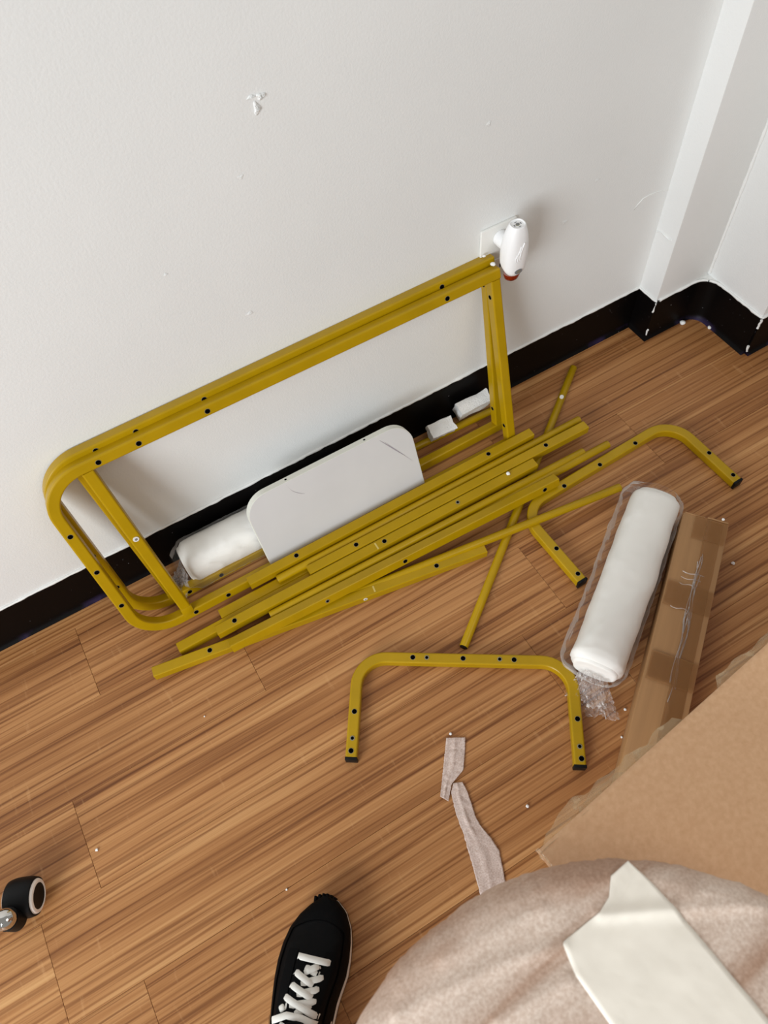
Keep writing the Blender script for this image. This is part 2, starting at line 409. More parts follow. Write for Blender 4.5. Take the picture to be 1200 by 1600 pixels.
# ------------------------------------------------------------------ mustard steel frames leaning on the wall
T = .020; FL, FH = .8445, .409
def make_frame(bs=0.0):
    root = empty('bed_guard_frame')
    h = T/2; R = .078; path = [(FL, h)] + [(FL*.66, h), (FL*.33, h)]
    path += arc(R, R, R-h, 270, 180, 12) + arc(R, FH-R, R-h, 180, 90, 12) + [(FL*.4, FH-h), (FL*.7, FH-h), (FL, FH-h)]
    P3 = [(u, h, v) for u, v in path]
    loop = sweep('bent_rail', P3, prof_square(T), 'mustard_steel', root, up=(0, -1, 0))
    sweep('end_post', [(FL-h, h, T-.0005), (FL-h, h, FH-T+.0005)], prof_square(T*.985), 'mustard_steel', root, up=(0, -1, 0))
    br = sweep('brace_bar', [(.0865+bs, h+.001, FH-T), (.0995+bs, h+.001, .030)], prof_square(T), 'mustard_steel', root, up=(0, -1, 0))
    box('brace_tab', (.089+bs, -.0002, .012), (.1105+bs, .003, .033), 'mustard_steel', root, .0008)
    for u in (.108, .174, .290, .736): hole((u, 0, FH-.0105), (0, -1, 0), root)
    for v in (.296, .206, .113): hole((.0098, 0, v), (0, -1, 0), root)
    for u in (.112, .179, .62): hole((u, 0, .0105), (0, -1, 0), root)
    for v in (.357, .062): hole((FL-T+.0001, .010, v), (-1, 0, 0), root, .0040)
    return root
fr = make_frame()
fr.location = (-.2159, -.1458, .0054); fr.rotation_euler = (-.2674, 0, -.0056)
tag(fr, 'front one of two mustard yellow steel frames leaning on the white wall', 'metal frame', 'mustard frames leaning on the wall')
disc('white_sticker', (.0925, .0005, .232), (0, -1, 0), .0052, 'white_sticker', fr, .0006)
disc('sticker_print', (.0925, .0003, .232), (0, -1, 0), .0022, 'grey_print', fr, .0012)
fb = make_frame(-.016)
fb.location = (-.2105, -.0995, .0040); fb.rotation_euler = (-.1944, 0, .0030)
tag(fb, 'rear one of two mustard yellow steel frames, flat against the white wall', 'metal frame', 'mustard frames leaning on the wall')

# ------------------------------------------------------------------ loose bars and tubes
def square_bar(label, A, B, zc, holes=(), roll=0.0, hole_face='top', zb=None, small=()):
    A = Vector((A[0], A[1], zc)); B = Vector((B[0], B[1], zc if zb is None else zb)); L = (B-A).length
    d = (B-A).normalized()
    root = empty('square_steel_bar', A)
    yaw = math.atan2(d.y, d.x); root.rotation_euler = Matrix.Rotation(yaw, 3, 'Z').to_euler()
    root.rotation_euler = (Matrix.Rotation(yaw, 3, 'Z') @ Matrix.Rotation(-math.asin(d.z), 3, 'Y') @ Matrix.Rotation(roll, 3, 'X')).to_euler()
    sweep('tube', [(0, 0, 0), (L/2, 0, 0), (L, 0, 0)], prof_square(T, .0022), 'mustard_steel', root)
    for x in holes:
        if hole_face == 'top': hole((x, 0, T/2), (0, 0, 1), root)
        else: hole((x, -T/2, 0), (0, -1, 0), root)
    for x in small:
        c, nrm = ((x, 0, T/2), (0, 0, 1)) if hole_face == 'top' else ((x, -T/2, 0), (0, -1, 0))
        disc('threaded_insert', c, nrm, .0042, 'hole_rim', root, .0006); disc('bolt_hole', c, nrm, .0026, 'hole_black', root, .0009)
    tag(root, label, 'steel bar', 'square mustard bars in the pile')
    return root
TR = .0082
def round_tube(label, A, B, r=TR):
    A, B = Vector(A), Vector(B); L = (B-A).length; d = (B-A)/L
    root = empty('round_steel_tube', A); root.rotation_euler = d.to_track_quat('X', 'Z').to_euler()
    n = 20; hr = r*.82
    vs, fs = [], []
    prof = [(0, hr*.98, .006), (0, hr, 0), (0, r*.93, 0), (.0008, r, 0)]
    rings = [(.006, hr), (0, hr), (0, r*.95), (.0008, r), (L/2, r), (L-.0008, r), (L, r*.95), (L, hr), (L-.006, hr)]
    for x, rr in rings:
        for i in range(n): a = 2*PI*i/n; vs.append((x, rr*math.cos(a), rr*math.sin(a)))
    for k in range(len(rings)-1):
        for i in range(n): fs.append((k*n+i, k*n+(i+1) % n, (k+1)*n+(i+1) % n, (k+1)*n+i))
    pyd('tube', vs, fs, 'mustard_steel', root, 30)
    for x in (.005, L-.005): disc('bore', (x, 0, 0), (-1 if x < .1 else 1, 0, 0), hr*.99, 'mustard_steel', root, .0005)
    return tag(root, label, 'steel tube', 'round mustard tubes in the pile')
# first layer on the floor
b5 = square_bar('short-showing square bar whose left end peeks out behind the two-hole bar end', (-.067, -.1735), (.59, -.1765), .0102)
b6 = square_bar('square bar with bare left end reaching nearest the lying frame corner', (-.161, -.1935), (.52, -.1955), .0102)
b7 = square_bar('lowest slanting square bar at the front of the pile, leftmost end of all', (-.2180, -.2125), (.4315, -.3215), .0102, holes=(.108, .557))
disc('white_cap', (.408, -T/2, .003), (0, -1, 0), .0042, 'white_sticker', b7, .0008)
disc('cap_print', (.408, -T/2, .003), (0, -1, 0), .0018, 'grey_print', b7, .0012)
box('tape_residue', (.428, -.006, T/2-.0003), (.431, .007, T/2+.0002), 'tape_smear', b7)
r5 = round_tube('long thin round tube on the floor crossing under the whole pile', (.2885, -.4640, TR), (.8575, -.0432, TR))
disc('white_sticker', (.611, -.0005, TR), (0, 0, 1), .0055, 'white_sticker', r5, .0005, squash=.8)
bpy.data.objects[disc('rubber_plug', (-.0002, 0, 0), (-1, 0, 0), TR*.86, 'black_plastic', r5, .0012).name]
r2 = round_tube('round tube poking out furthest right from the middle of the pile', (.070, -.2440, .0087), (.7740, -.2605, .0310))
r4 = round_tube('slanting round tube resting across the bent bar beside the plastic roll', (.095, -.2545, .0090), (.7280, -.3545, .0290))
# second layer
b1 = square_bar('rear square bar lying along the foot of the white panel', (.0072, -.1525), (.6578, -.1555), .0325, holes=(.103, .5436))
r1 = round_tube('rearmost round tube of the pile between two square bars', (.0572, -.1725, .0290), (.7655, -.1775, .0290))
b2 = square_bar('square bar with far right end sticking out beside a round tube', (.1155, -.1915), (.7630, -.2005), .0306, holes=(.104, .5464))
b3 = square_bar('longest-looking square bar mid-pile with three holes on top', (-.0850, -.2110), (.6200, -.2200), .0306, holes=(.0374, .3544), small=(.5206,))
box('tape_residue', (.335, -.009, T/2-.0003), (.338, .006, T/2+.0002), 'tape_smear', b3)
r3 = round_tube('upper round tube squeezed between square bars mid-pile', (.0133, -.2315, .0285), (.7210, -.2480, .0300))
b4 = square_bar('front square bar rolled on edge, its holes facing the room', (-.0740, -.2490), (.6330, -.2745), .0320, holes=(.357, .673), roll=-.30, hole_face='front', small=(.192,))

# round tube with foam by the baseboard
r0 = round_tube('round tube by the black baseboard under two white foam blocks', (.315, -.0335, TR), (.660, -.0450, TR))
r0['group'] = 'round mustard tubes by the baseboard'
def foam_block(label, c, size, rot, seed):
    bm = bmesh.new(); bmesh.ops.create_cube(bm, size=1)
    bmesh.ops.subdivide_edges(bm, edges=bm.edges[:], cuts=5, use_grid_fill=True)
    for vtx in bm.verts:
        p = vtx.co.copy(); vtx.co = Vector((p.x*size[0], p.y*size[1], p.z*size[2])); nn = p.normalized()
        vtx.co += nn*(.0035*fbm(p.x*3+seed, p.y*3, p.z*3)) 
        if abs(p.z) < .5 and p.z < 0: vtx.co.z += .001*fbm(p.x*9, p.y*9+seed, 3)
    me = bpy.data.meshes.new('foam_block'); bm.to_mesh(me); bm.free()
    o = mobj('foam_block', me, 'white_styrofoam', None, 50); o.location = c; o.rotation_euler = rot
    return tag(o, label, 'foam block', 'white foam blocks by the baseboard')
foam_block('smaller white foam block on the round tube, nearer the white panel', (.509, -.040, .0315), (.056, .030, .028), (.45, 0, -.06), 1)
foam_block('larger white foam block against the baseboard, nearer the frame posts', (.598, -.026, .036), (.076, .028, .036), (.35, 0, .0), 5)

# bent U bars on the floor
def bent_bar(label, c0, ang, W, D, holes_top, R=.062, extra=()):
    """c0: outer corner at the foot of the left leg, ang: direction across the U"""
    root = empty('bent_leg_bar', (c0[0], c0[1], 0), (0, 0, ang)); h = T/2
    path = [(h, .004), (h, D*.3), (h, D-R)] + arc(R, D-R, R-h, 180, 90, 10)[1:] + [(W*.5, D-h)] + arc(W-R, D-R, R-h, 90, 0, 10) + [(W-h, D*.3), (W-h, .004)]
    sweep('tube', [(x, y, h+.0002) for x, y in path], prof_square(T), 'mustard_steel', root)
    for x in (h, W-h): box('end_cap', (x-h-.0004, -.001, .0003), (x+h+.0004, .0045, T+.0006), 'black_plastic', root, .001)
    for x, y in holes_top: hole((x, y, T+.0002), (0, 0, 1), root)
    for x, y in extra:
        disc('threaded_insert', (x, y, T+.0002), (0, 0, 1), .0042, 'hole_rim', root, .0006); disc('bolt_hole', (x, y, T+.0002), (0, 0, 1), .0028, 'hole_black', root, .0009)
    return tag(root, label, 'bent bar', 'bent mustard bars on the floor')
def to_local(c0, ang, pts):
    return [((x-c0[0])*math.cos(ang)+(y-c0[1])*math.sin(ang), -(x-c0[0])*math.sin(ang)+(y-c0[1])*math.cos(ang)) for x, y in pts]
a1 = math.radians(-32.9); c1_ = (.0090, -.5290)
U1H = [(.198, -.4365), (.273, -.485), (.348, -.534), (.0615, -.467), (.0245, -.522), (.378, -.674), (.3435, -.729)]
bent_bar('bent mustard bar lying alone nearest the tissue strips, open side toward the shoe', c1_, a1, .397, .190, to_local(c1_, a1, U1H), extra=to_local(c1_, a1, [(.219, -.450), (.327, -.520), (.0365, -.505), (.353, -.712)]))
a2 = math.radians(1.7); c2_ = (.5345, -.4765)
U2H = [(.5455, -.459), (.5445, -.395), (.643, -.2895), (.734, -.287), (.828, -.2835), (.9345, -.382), (.9365, -.447)]
bent_bar('bent mustard bar beside the pile with a round tube laid across it', c2_, a2, .411, .199, to_local(c2_, a2, U2H), R=.066)

# ------------------------------------------------------------------ white panel with rounded top corners
pan = empty('white_panel', (.0606, -.1325, .0226), (-.3456, 0, -.002))
PWd, PHt, PR, PT = .3505, .158, .047, .015
outl = [(0, 0), (PWd, 0)] + arc(PWd-PR, PHt-PR, PR, 0, 90, 10) + arc(PR, PHt-PR, PR, 90, 180, 10)
n = len(outl)
vs = [(x, .0002, z) for x, z in outl] + [(x, PT-.0002, z) for x, z in outl]
pyd('core', vs, [tuple(range(n)), tuple(range(n, 2*n))]+[(i, (i+1) % n, n+(i+1) % n, n+i) for i in range(n)], 'panel_edge', pan)
ins = [(PWd/2+(x-PWd/2)*.994, .0006+z*.991) for x, z in outl]
def sheet(y0, y1, nm):
    v_ = [(x, y0, z) for x, z in ins]+[(x, y1, z) for x, z in ins]
    return pyd(nm, v_, [tuple(range(n)), tuple(range(n, 2*n))]+[(i, (i+1) % n, n+(i+1) % n, n+i) for i in range(n)], 'white_laminate', pan)
sheet(-.0002, .001, 'face_sheet'); sheet(PT-.001, PT+.0002, 'face_sheet')
for x in (.092, .258): disc('dowel_hole', (x, PT*.5, PHt), (0, 0, 1), .0024, 'hole_black', pan, .0003)
def scuff(pts, w, seed):
    v_ = []; f_s = []
    for i, (x, z) in enumerate(pts):
        k = w*(.3+.7*math.sin(PI*i/(len(pts)-1)))
        v_ += [(x-.2*k, -.00045, z+k), (x+.2*k, -.00045, z-k)]
    for i in range(len(pts)-1): f_s.append((2*i, 2*i+1, 2*i+3, 2*i+2))
    pyd('scuff_mark', v_, f_s, 'scuff_grey', pan)
scuff([(.2846+.0100*i, .1456-.0147*i) for i in range(5)], .0026, 1)
scuff([(.2924+.0115*i, .1382-.0185*i) for i in range(5)], .0010, 1)
scuff([(.088, .1515), (.0931, .1359), (.0985, .128), (.1033, .1233), (.108, .119), (.114, .1152)], .0009, 2)
tag(pan, 'white board with two rounded top corners propped behind the mustard bars', 'panel')

# ------------------------------------------------------------------ rolls in plastic bags
def make_roll(name, label, loc, yaw, L, W, Hh, seed, tail, fold):
    root = empty(name, loc, (0, 0, yaw))
    def sec(a, w, h, p=2.6):
        c, s = math.cos(a), math.sin(a)
        return (math.copysign(abs(c)**(2/p), c)*w/2, math.copysign(abs(s)**(2/p), s)*h/2)
    def f(u, w):
        x = w*L; e = min(w, 1-w)*L; k = 1-.16*max(0, 1-e/.010)**2
        y, z = sec(u*2*PI, W*k, Hh*k)
        dn = .0018*fbm(x*14+seed, u*5, seed) + fold*.0035*math.exp(-((y-.02+(x-L*.62)*.45)/.012)**2)*(1 if z > 0 else 0)
        rr = math.hypot(y, z); y += y/rr*dn; z += z/rr*dn
        return (x, y, max(.0015, z+Hh/2+.001))
    body = grid('foam_roll', 56, 60, f, 'white_foam', root, 180, True)
    for e in (0, 1):
        pts = [f(i/56, e) for i in range(56)]; x0 = pts[0][0]
        cy = sum(p[1] for p in pts)/56; cz = sum(p[2] for p in pts)/56; vs_ = []; fs_ = []
        rings = [(1, 0), (.97, .004), (.85, .006), (.72, .0035), (.55, .006), (.3, .004)]
        for k, o in rings:
            for p in pts: vs_.append((x0+(o if e else -o), cy+(p[1]-cy)*k, cz+(p[2]-cz)*k))
        vs_.append((x0+(.005 if e else -.005), cy, cz))
        for k in range(len(rings)-1):
            for i in range(56): fs_.append((k*56+i, k*56+(i+1) % 56, (k+1)*56+(i+1) % 56, (k+1)*56+i))
        b0 = (len(rings)-1)*56
        for i in range(56): fs_.append((b0+i, b0+(i+1) % 56, len(vs_)-1))
        pyd('roll_end', vs_, fs_, 'white_foam', root, 180)
    # loose clear bag: hugging shell, side seam fin, crumpled tail
    def g(u, w):
        x = -.022+w*(L+.040); e = min(1, max(0, min(x+.022, L+.018-x)/.026)); k = .62+.38*e**.6
        y, z = sec(u*2*PI, W*1.09*k, Hh*1.07*(k if 0 < x < L else k*.8), 2.4)
        dn = .0016+.0034*abs(fbm(x*20+seed, u*7, 3))+.0012*abs(fbm(x*60, u*22, seed))
        rr = math.hypot(y, z)+1e-6; y += y/rr*dn; z += z/rr*dn
        if tail['side']*y > W*.36 and z < .018: y += tail['side']*.011*(1+.25*noise.noise(Vector((x*7, 7, seed))))
        return (x, y, max(.0006, z+Hh/2+.001))
    bag = grid('clear_bag', 60, 70, g, 'clear_plastic', root, 180, True)
    def t1(u, w):
        a = (u-.5)*1.5; rad = .006+tail['len']*w
        x = rad*math.cos(a*.9)*(1+.20*fbm(u*5+seed, 2)); y = rad*math.sin(a)*1.12+W*.42*(u-.5)*(1-w)
        z = .004+.030*(1-w)**1.5+.009*w*abs(fbm(u*11+seed, w*5))+.006*fbm(u*30, w*14+seed)
        xo = x if tail['end'] else -x
        return ((L+.004 if tail['end'] else -.004)+xo, y+tail['off']*w, max(.0008, z))
    grid('bag_tail', 46, 26, t1, 'crinkled_plastic', root, 180)
    def t2(u, w):
        x, y, z = t1(.15+.7*u, w*.8); return (x, y*.9, z+.007+.008*fbm(u*9+seed+4, w*7)*w)
    grid('bag_tail', 36, 20, t2, 'crinkled_plastic', root, 180)
    def t3(u, w):   # small pinched corner at the other end
        xo = -(.004+.034*w) if tail['end'] else L+.004+.034*w
        return (xo+.004*fbm(u*6, w*6), tail['side']*W*.36+(u-.5)*.06*(1-.75*w), .012+.016*(1-w)+.005*fbm(u*8, w*8+seed))
    grid('bag_corner', 16, 12, t3, 'crinkled_plastic', root, 180)
    tag(root, label, 'foam roll', 'white rolls in clear bags')
    return root
d2 = math.atan2(-.622+.420, .452-.754)
make_roll('bagged_foam_roll', 'white roll in a clear plastic bag lying beside the long cardboard box', (.760, -.4175, 0), d2, .372, .092, .074, 2, dict(end=1, len=.058, off=.018, side=-1), 1)
make_roll('bagged_foam_roll', 'white roll in a clear bag wedged behind the frames by the baseboard', (-.078, -.0535, 0), 0.0, .372, .076, .082, 6, dict(end=0, len=.040, off=-.030, side=-1), .6)

# ------------------------------------------------------------------ long narrow cardboard box
bx = empty('long_cardboard_box', (.779, -.4696, 0), (0, 0, math.atan2(-.604, -.797)))
LB, WB, HB = .62, .0827, .050
box('carton_body', (0, 0, .0005), (LB, WB, HB), 'cardboard_dark', bx, .0016)
box('top_flap', (.001, .047, HB-.0005), (LB-.001, WB-.0005, HB+.0016), 'cardboard_dark', bx, .0006)
box('end_flap', (-.0022, .003, .004), (.0006, .040, HB+.0005), 'cardboard_dark', bx, .0006)
box('end_flap', (-.0030, .044, .003), (.0006, WB-.002, HB+.003), 'cardboard_dark', bx, .0006)
def tape_strip(x0, x1, y0, y1, seed, zoff=.0004):
    def f(u, w):
        x = x0+(x1-x0)*u; y = y0+(y1-y0)*w+.0012*fbm(x*30+seed, w*3)
        step = .0012 if y > .047 else 0
        return (x, y, HB+zoff+.0008+step*1.0+.0006*abs(fbm(x*40, y*90+seed)))
    grid('sealing_tape', 60, 14, f, 'box_tape', bx, 180)
tape_strip(.004, LB, .044, .073, 1)
tape_strip(.150, .200, .002, WB-.001, 2, .0010); tape_strip(.292, .345, .004, WB-.002, 3, .0014); tape_strip(.0, .05, .022, WB-.001, 4, .001)
def wrinkle(pts, r, seed):
    ridge('tape_wrinkle', [(x, y, HB+.0022) for x, y in pts], r, 'crinkled_plastic', bx, seed, 5, .8)
random.seed(3)
for k in range(9):
    x0 = random.uniform(.01, .30); y0 = .047+random.uniform(-.003, .006); ln = random.uniform(.05, .16)
    wrinkle([(x0+ln*i/8, y0+.002*math.sin(i*.9+k)) for i in range(9)], random.uniform(.0006, .0012), k)
for k, (xx, ya, yb) in enumerate(((.125, .022, .060), (.137, .022, .056), (.150, .022, .045), (.20, .016, .045))):
    wrinkle([(xx+.002*math.sin(i), ya+(yb-ya)*i/6) for i in range(7)], .0009, k+20)
tag(bx, 'long narrow brown cardboard box sealed with clear tape beside the bagged roll', 'cardboard box')

# ------------------------------------------------------------------ big carton with open flap
ca = math.radians(7.0); ct = empty('open_carton', (.139, -.818, 0), (0, 0, ca)); CH = .40; FD = .215
def flap_surf(u, w):
    x = u*.72; y = -w*FD
    return (x, y, CH+.004*math.sin(u*2.2)-.0012*math.exp(-((x-.26+.35*y)/.004)**2)-.001*math.exp(-((x-.035)/.003)**2))
grid('carton_flap', 120, 24, flap_surf, 'cardboard', ct, 180, thick=.005)
for lo, hi, nm in (((.0, -FD-.004, 0), (.72, -FD, CH-.004), 'carton_wall'), ((.0, -FD-.42, 0), (.72, -FD-.416, CH), 'carton_wall'), ((0, -FD-.416, 0), (.004, -FD-.004, CH), 'carton_wall'), ((.716, -FD-.416, 0), (.72, -FD-.004, CH), 'carton_wall'), ((.004, -FD-.416, 0.0005), (.716, -FD-.004, .004), 'carton_floor')):
    box(nm, lo, hi, 'cardboard', ct)
# torn tape dangling along the free edge of the flap and round its corner
def torn(x0, x1, wmax, seed, nm='torn_tape'):
    def f(u, w):
        x = x0+(x1-x0)*u; env = min(1, u*9, (1-u)*7)
        wd_ = wmax*env*(.55+.55*(.5+noise.noise(Vector((x*26+seed, 1, 0)))))
        wd_ += wmax*.25*env*noise.noise(Vector((x*48+seed, 5, 0)))
        y = w*wd_*1.0-.004
        return (x, y, CH+.0026-.006*w+.0022*fbm(x*34, w*4+seed))
    grid(nm, 110, 9, f, 'torn_tape_film', ct, 180)
torn(.000, .190, .019, 1); torn(.150, .235, .016, 9); torn(.285, .44, .016, 4); torn(.06, .14, .013, 14)
def torn_side(u, w):
    return (-.0035*w*(1+.6*fbm(u*9, 2))+.003, .002-u*.06, CH+.0035-.004*w+.001*fbm(u*20, w*5))
grid('torn_tape', 30, 6, torn_side, 'torn_tape_film', ct, 180)
tag(ct, 'large brown cardboard carton with its flap folded open over the floor', 'carton')

# ------------------------------------------------------------------ round thing wrapped in foam sheet
wr = empty('wrapped_round_seat', (.034, -1.108, 0)); WR_, WZ = .284, .55
CREASES = [[(0.132, -0.891), (0.166, -0.908), (0.209, -0.93), (0.257, -0.954)], [(0.014, -0.91), (0.044, -0.912), (0.08, -0.915)], [(-0.003, -0.851), (0.039, -0.855), (0.093, -0.862)], [(0.206, -0.918), (0.237, -0.93), (0.27, -0.94)], [(-0.056, -0.866), (-0.01, -0.87), (0.047, -0.88), (0.09, -0.893)]]

def crease_h(x, y):
    """soft raised folds of the foam sheet"""
    x += .034; y -= 1.108; h = 0.0
    for k_, L_ in enumerate(CREASES):
        d = 1.0
        for (xa, ya), (xb, yb) in zip(L_, L_[1:]):
            dx, dy = xb-xa, yb-ya; t = max(0, min(1, ((x-xa)*dx+(y-ya)*dy)/(dx*dx+dy*dy)))
            d = min(d, math.hypot(x-xa-t*dx, y-ya-t*dy))
        h += (.0034, .0030, .0020, .0024, .0030)[k_]*math.exp(-(d/.0055)**2)
    return h
def seat(u, w):
    a = u*2*PI
    if w < .62: rr = w/.62*(WR_-.022); z = WZ
    else:
        t = (w-.62)/.38*PI; rr = WR_-.022+.022*math.sin(t); z = WZ-.035+.035*math.cos(t)
    jag = 1+.006*fbm(math.cos(a)*6, math.sin(a)*6, 3)+.004*fbm(a*40, 1)
    x, y = rr*math.cos(a)*jag, rr*math.sin(a)*jag
    # long soft creases sweeping across the sheet
    q_ = y*.92-x*.35
    z += .0035*fbm(q_*16, x*2.5, 1)*min(1, rr/.05)+.002*fbm(q_*40, x*5, 7)
    z += .003*math.exp(-((q_+.02)/.006)**2)*(1 if x > -.05 else 0)+.010*(1-(rr/WR_)**2)+crease_h(x, y)
    return (x, y, z)
grid('foam_wrapping', 420, 140, seat, 'foam_wrap', wr, 180, True, flip=False)
sweep('wrapped_pedestal', [(0, 0, .012), (0, 0, .2), (0, 0, WZ-.06)], prof_round(.055, 24), 'foam_wrap', wr, up=(0, 1, 0))
grid('pedestal_base', 32, 8, lambda u, w: ((.12*min(1, w*1.3)+.002)*math.cos(u*2*PI), (.12*min(1, w*1.3)+.002)*math.sin(u*2*PI), .001+.016*(1-max(0, w-.5)*2)), 'foam_wrap', wr, 180, True)
def seat_z(x, y):
    rr = math.hypot(x, y); q_ = y*.92-x*.35
    return WZ+.0035*fbm(q_*16, x*2.5, 1)*min(1, rr/.05)+.002*fbm(q_*40, x*5, 7)+.003*math.exp(-((q_+.02)/.006)**2)*(1 if x > -.05 else 0)+.010*(1-(rr/WR_)**2)+crease_h(x, y)
def tape_patch(name, L0, L1, R0_, R1_, nl=40, nw=24):
    """quad between left edge polyline L and right edge polyline R given as functions"""
    def f(u, w):
        l = L0(w); r = R0_(w); x = l[0]+(r[0]-l[0])*u-.034; y = l[1]+(r[1]-l[1])*u+1.108
        return (x, y, seat_z(x, y)+.0007+.0003*fbm(x*60, y*60, 4))
    return grid(name, nw, nl, f, 'packing_tape_white', wr, 180, thick=.0003)
def poly(pts):
    def f(w):
        t = w*(len(pts)-1); i = min(int(t), len(pts)-2); k = t-i
        return (pts[i][0]+(pts[i+1][0]-pts[i][0])*k, pts[i][1]+(pts[i+1][1]-pts[i][1])*k)
    return f
tape_patch('packing_tape', poly([(.159, -.872), (.147, -.884), (.132, -.889), (.112, -.890), (.091, -.891), (.086, -.915), (.089, -.955), (.092, -1.02), (.095, -1.10)]), None,
           poly([(.180, -.870), (.183, -.882), (.185, -.892), (.187, -.905), (.190, -.925), (.193, -.955), (.197, -1.0), (.203, -1.06), (.21, -1.12)]), None, 60)
tag(wr, 'round padded thing wrapped in thin foam sheet with a wide white tape', 'wrapped seat')

# ------------------------------------------------------------------ torn foam strips on the floor
def strip(label, Lp, Rp, seed, lift=.003):
    L_, R_ = poly(Lp), poly(Rp)
    def f(u, w):
        l, r = L_(w), R_(w); x = l[0]+(r[0]-l[0])*u; y = l[1]+(r[1]-l[1])*u
        x += .0012*fbm(w*60+seed, u*3)*(abs(u-.5)*2)**4
        return (x, y, .0016+lift*abs(fbm(x*16+seed, y*16))+.0035*math.exp(-((u-.45)/.12)**2)*(.3+.7*abs(fbm(w*5, seed))))
    o = grid('foam_strip', 22, 70, f, 'foam_sheet', None, 180, thick=.0008)
    return tag(o, label, 'foam strip', 'torn foam strips on the floor')
strip('short torn strip of thin white foam, the one with a square end', [(.175, -.583), (.160, -.602), (.144, -.622), (.129, -.641), (.115, -.658)], [(.203, -.599), (.190, -.618), (.171, -.642), (.142, -.651), (.123, -.671)], 1)
strip('long torn strip of thin white foam running under the wrapped seat', [(.145, -.651), (.134, -.662), (.124, -.690), (.119, -.712), (.118, -.721), (.110, -.748), (.102, -.776), (.094, -.802), (.086, -.827), (.078, -.852)], [(.159, -.657), (.158, -.672), (.154, -.690), (.148, -.712), (.147, -.728), (.151, -.750), (.152, -.774), (.141, -.800), (.130, -.824), (.118, -.856)], 4)

# ------------------------------------------------------------------ plug-in air freshener and outlet plate
pl = empty('outlet_plate', (.650, 0, .398))
box('cover_plate', (-.036, -.0055, -.057), (.036, 0, .057), 'plate_white', pl, .002)
box('socket_face', (-.017, -.0072, -.047), (.017, -.004, -.013), 'plate_white', pl, .0015)
for x in (-.0063, .0063): box('slot', (x-.0011, -.0076, -.034), (x+.0011, -.005, -.026), 'hole_black', pl)
disc('ground_hole', (0, -.0072, -.040), (0, -1, 0), .0024, 'hole_black', pl, .0004)
tag(pl, 'white wall outlet plate half hidden behind the yellow frame corner', 'outlet')
fz = empty('air_freshener', (.652, -.0060, .435))
sweep('plug_base', [(0, 0, -.005), (0, -.014, -.005), (0, -.026, -.004)], prof_round(.0140, 22), 'freshener_white', fz, up=(0, 0, 1), smooth=50)
def shell(u, w):
    a = u*2*PI; z = -.042+.090*w
    t = w; e_ = ((t-.36)/.78)**2; kx = .0228*math.sqrt(max(.05, 1-.98*e_))*(1-.25*(max(0, .14-t)/.14)**2)
    ky = .0200*math.sqrt(max(.05, 1-.90*e_))*(1-.25*(max(0, .14-t)/.14)**2)
    c, s = math.cos(a), math.sin(a); p = 2.5
    x = math.copysign(abs(c)**(2/p), c)*kx; y = math.copysign(abs(s)**(2/p), s)*ky
    z += .010*(1-t)*(y/.0185)*1.0       # slanting lower rim
    return (x, -.040+y-.004*t, z)
grid('housing', 48, 34, shell, 'freshener_white', fz, 180, True)
top = [shell(i/48, 1) for i in range(48)]; cx_ = sum(p[0] for p in top)/48; cy_ = sum(p[1] for p in top)/48
vs_ = []; fs_ = []
RG = [(1, 0), (.93, .0018), (.84, .0014), (.80, .0002), (.3, -.0004)]
for k, dz in RG:
    for p in top: vs_.append((cx_+(p[0]-cx_)*k, cy_+(p[1]-cy_)*k, p[2]+dz))
for k in range(len(RG)-1):
    for i in range(48): fs_.append((k*48+i, k*48+(i+1) % 48, (k+1)*48+(i+1) % 48, (k+1)*48+i))
fs_.append(tuple(range((len(RG)-1)*48, len(RG)*48)))
pyd('vent_top', vs_, fs_, 'freshener_white', fz, 40)
zt = top[0][2]
disc('vent_hole', (cx_, cy_, zt), (0, 0, 1), .0034, 'hole_rim', fz, .0008, squash=.9); disc('vent_hole', (cx_, cy_, zt), (0, 0, 1), .0022, 'grey_print', fz, .0012)
for sx in (-1, 1): box('vent_slot', (cx_+sx*.0062-.0007, cy_-.0018, zt-.001), (cx_+sx*.0062+.0007, cy_+.0018, zt+.0004), 'grey_print', fz)
for sy in (-1, 1): box('vent_slot', (cx_-.0022, cy_+sy*.0062-.0005, zt-.001), (cx_+.0022, cy_+sy*.0062+.0005, zt+.0003), 'grey_print', fz)
grid('fragrance_bottle', 32, 16, lambda u, w: ((.0165-.004*max(0, .35-w)/.35)*math.cos(u*2*PI)*(1 if w > .02 else .01), -.041+(.0145-.004*max(0, .35-w)/.35)*math.sin(u*2*PI)*(1 if w > .02 else .01), -.064+.042*w), 'red_oil_glass', fz, 180, True)
grid('bottle_neck', 32, 8, lambda u, w: (.0172*math.cos(u*2*PI), -.041+.0152*math.sin(u*2*PI), -.048+.022*w), 'clear_glass', fz, 180, True)
def on_shell(x, z):
    w = (z+.042)/.090; best = min((abs(shell(i/200, w)[0]-x), i) for i in range(100, 200))[1]; p = shell(best/200, w); return (p[0], p[1]-.0004, p[2])
for k, (x0, z0, ln, bend) in enumerate(((-.0085, -.016, .014, .001), (-.0050, -.015, .026, .003), (-.0015, -.013, .028, .005))):
    ridge('raised_wave', [on_shell(x0+bend*((i/8)**1.5)*1.4-.002*math.sin(i/8*PI), z0+ln*i/8+.008) for i in range(9)], .0008, 'freshener_white', fz, k, 6, .15)
pb = Vector(on_shell(-.0015, -.027)); disc('oval_badge', pb, (-.05, -1, .12), .0075, 'grey_print', fz, .0006, squash=.62)
disc('badge_mark', pb, (-.05, -1, .12), .0042, 'hole_rim', fz, .0010, squash=.6)
tag(fz, 'white plug-in air freshener with red oil bottle on the wall outlet', 'air freshener')

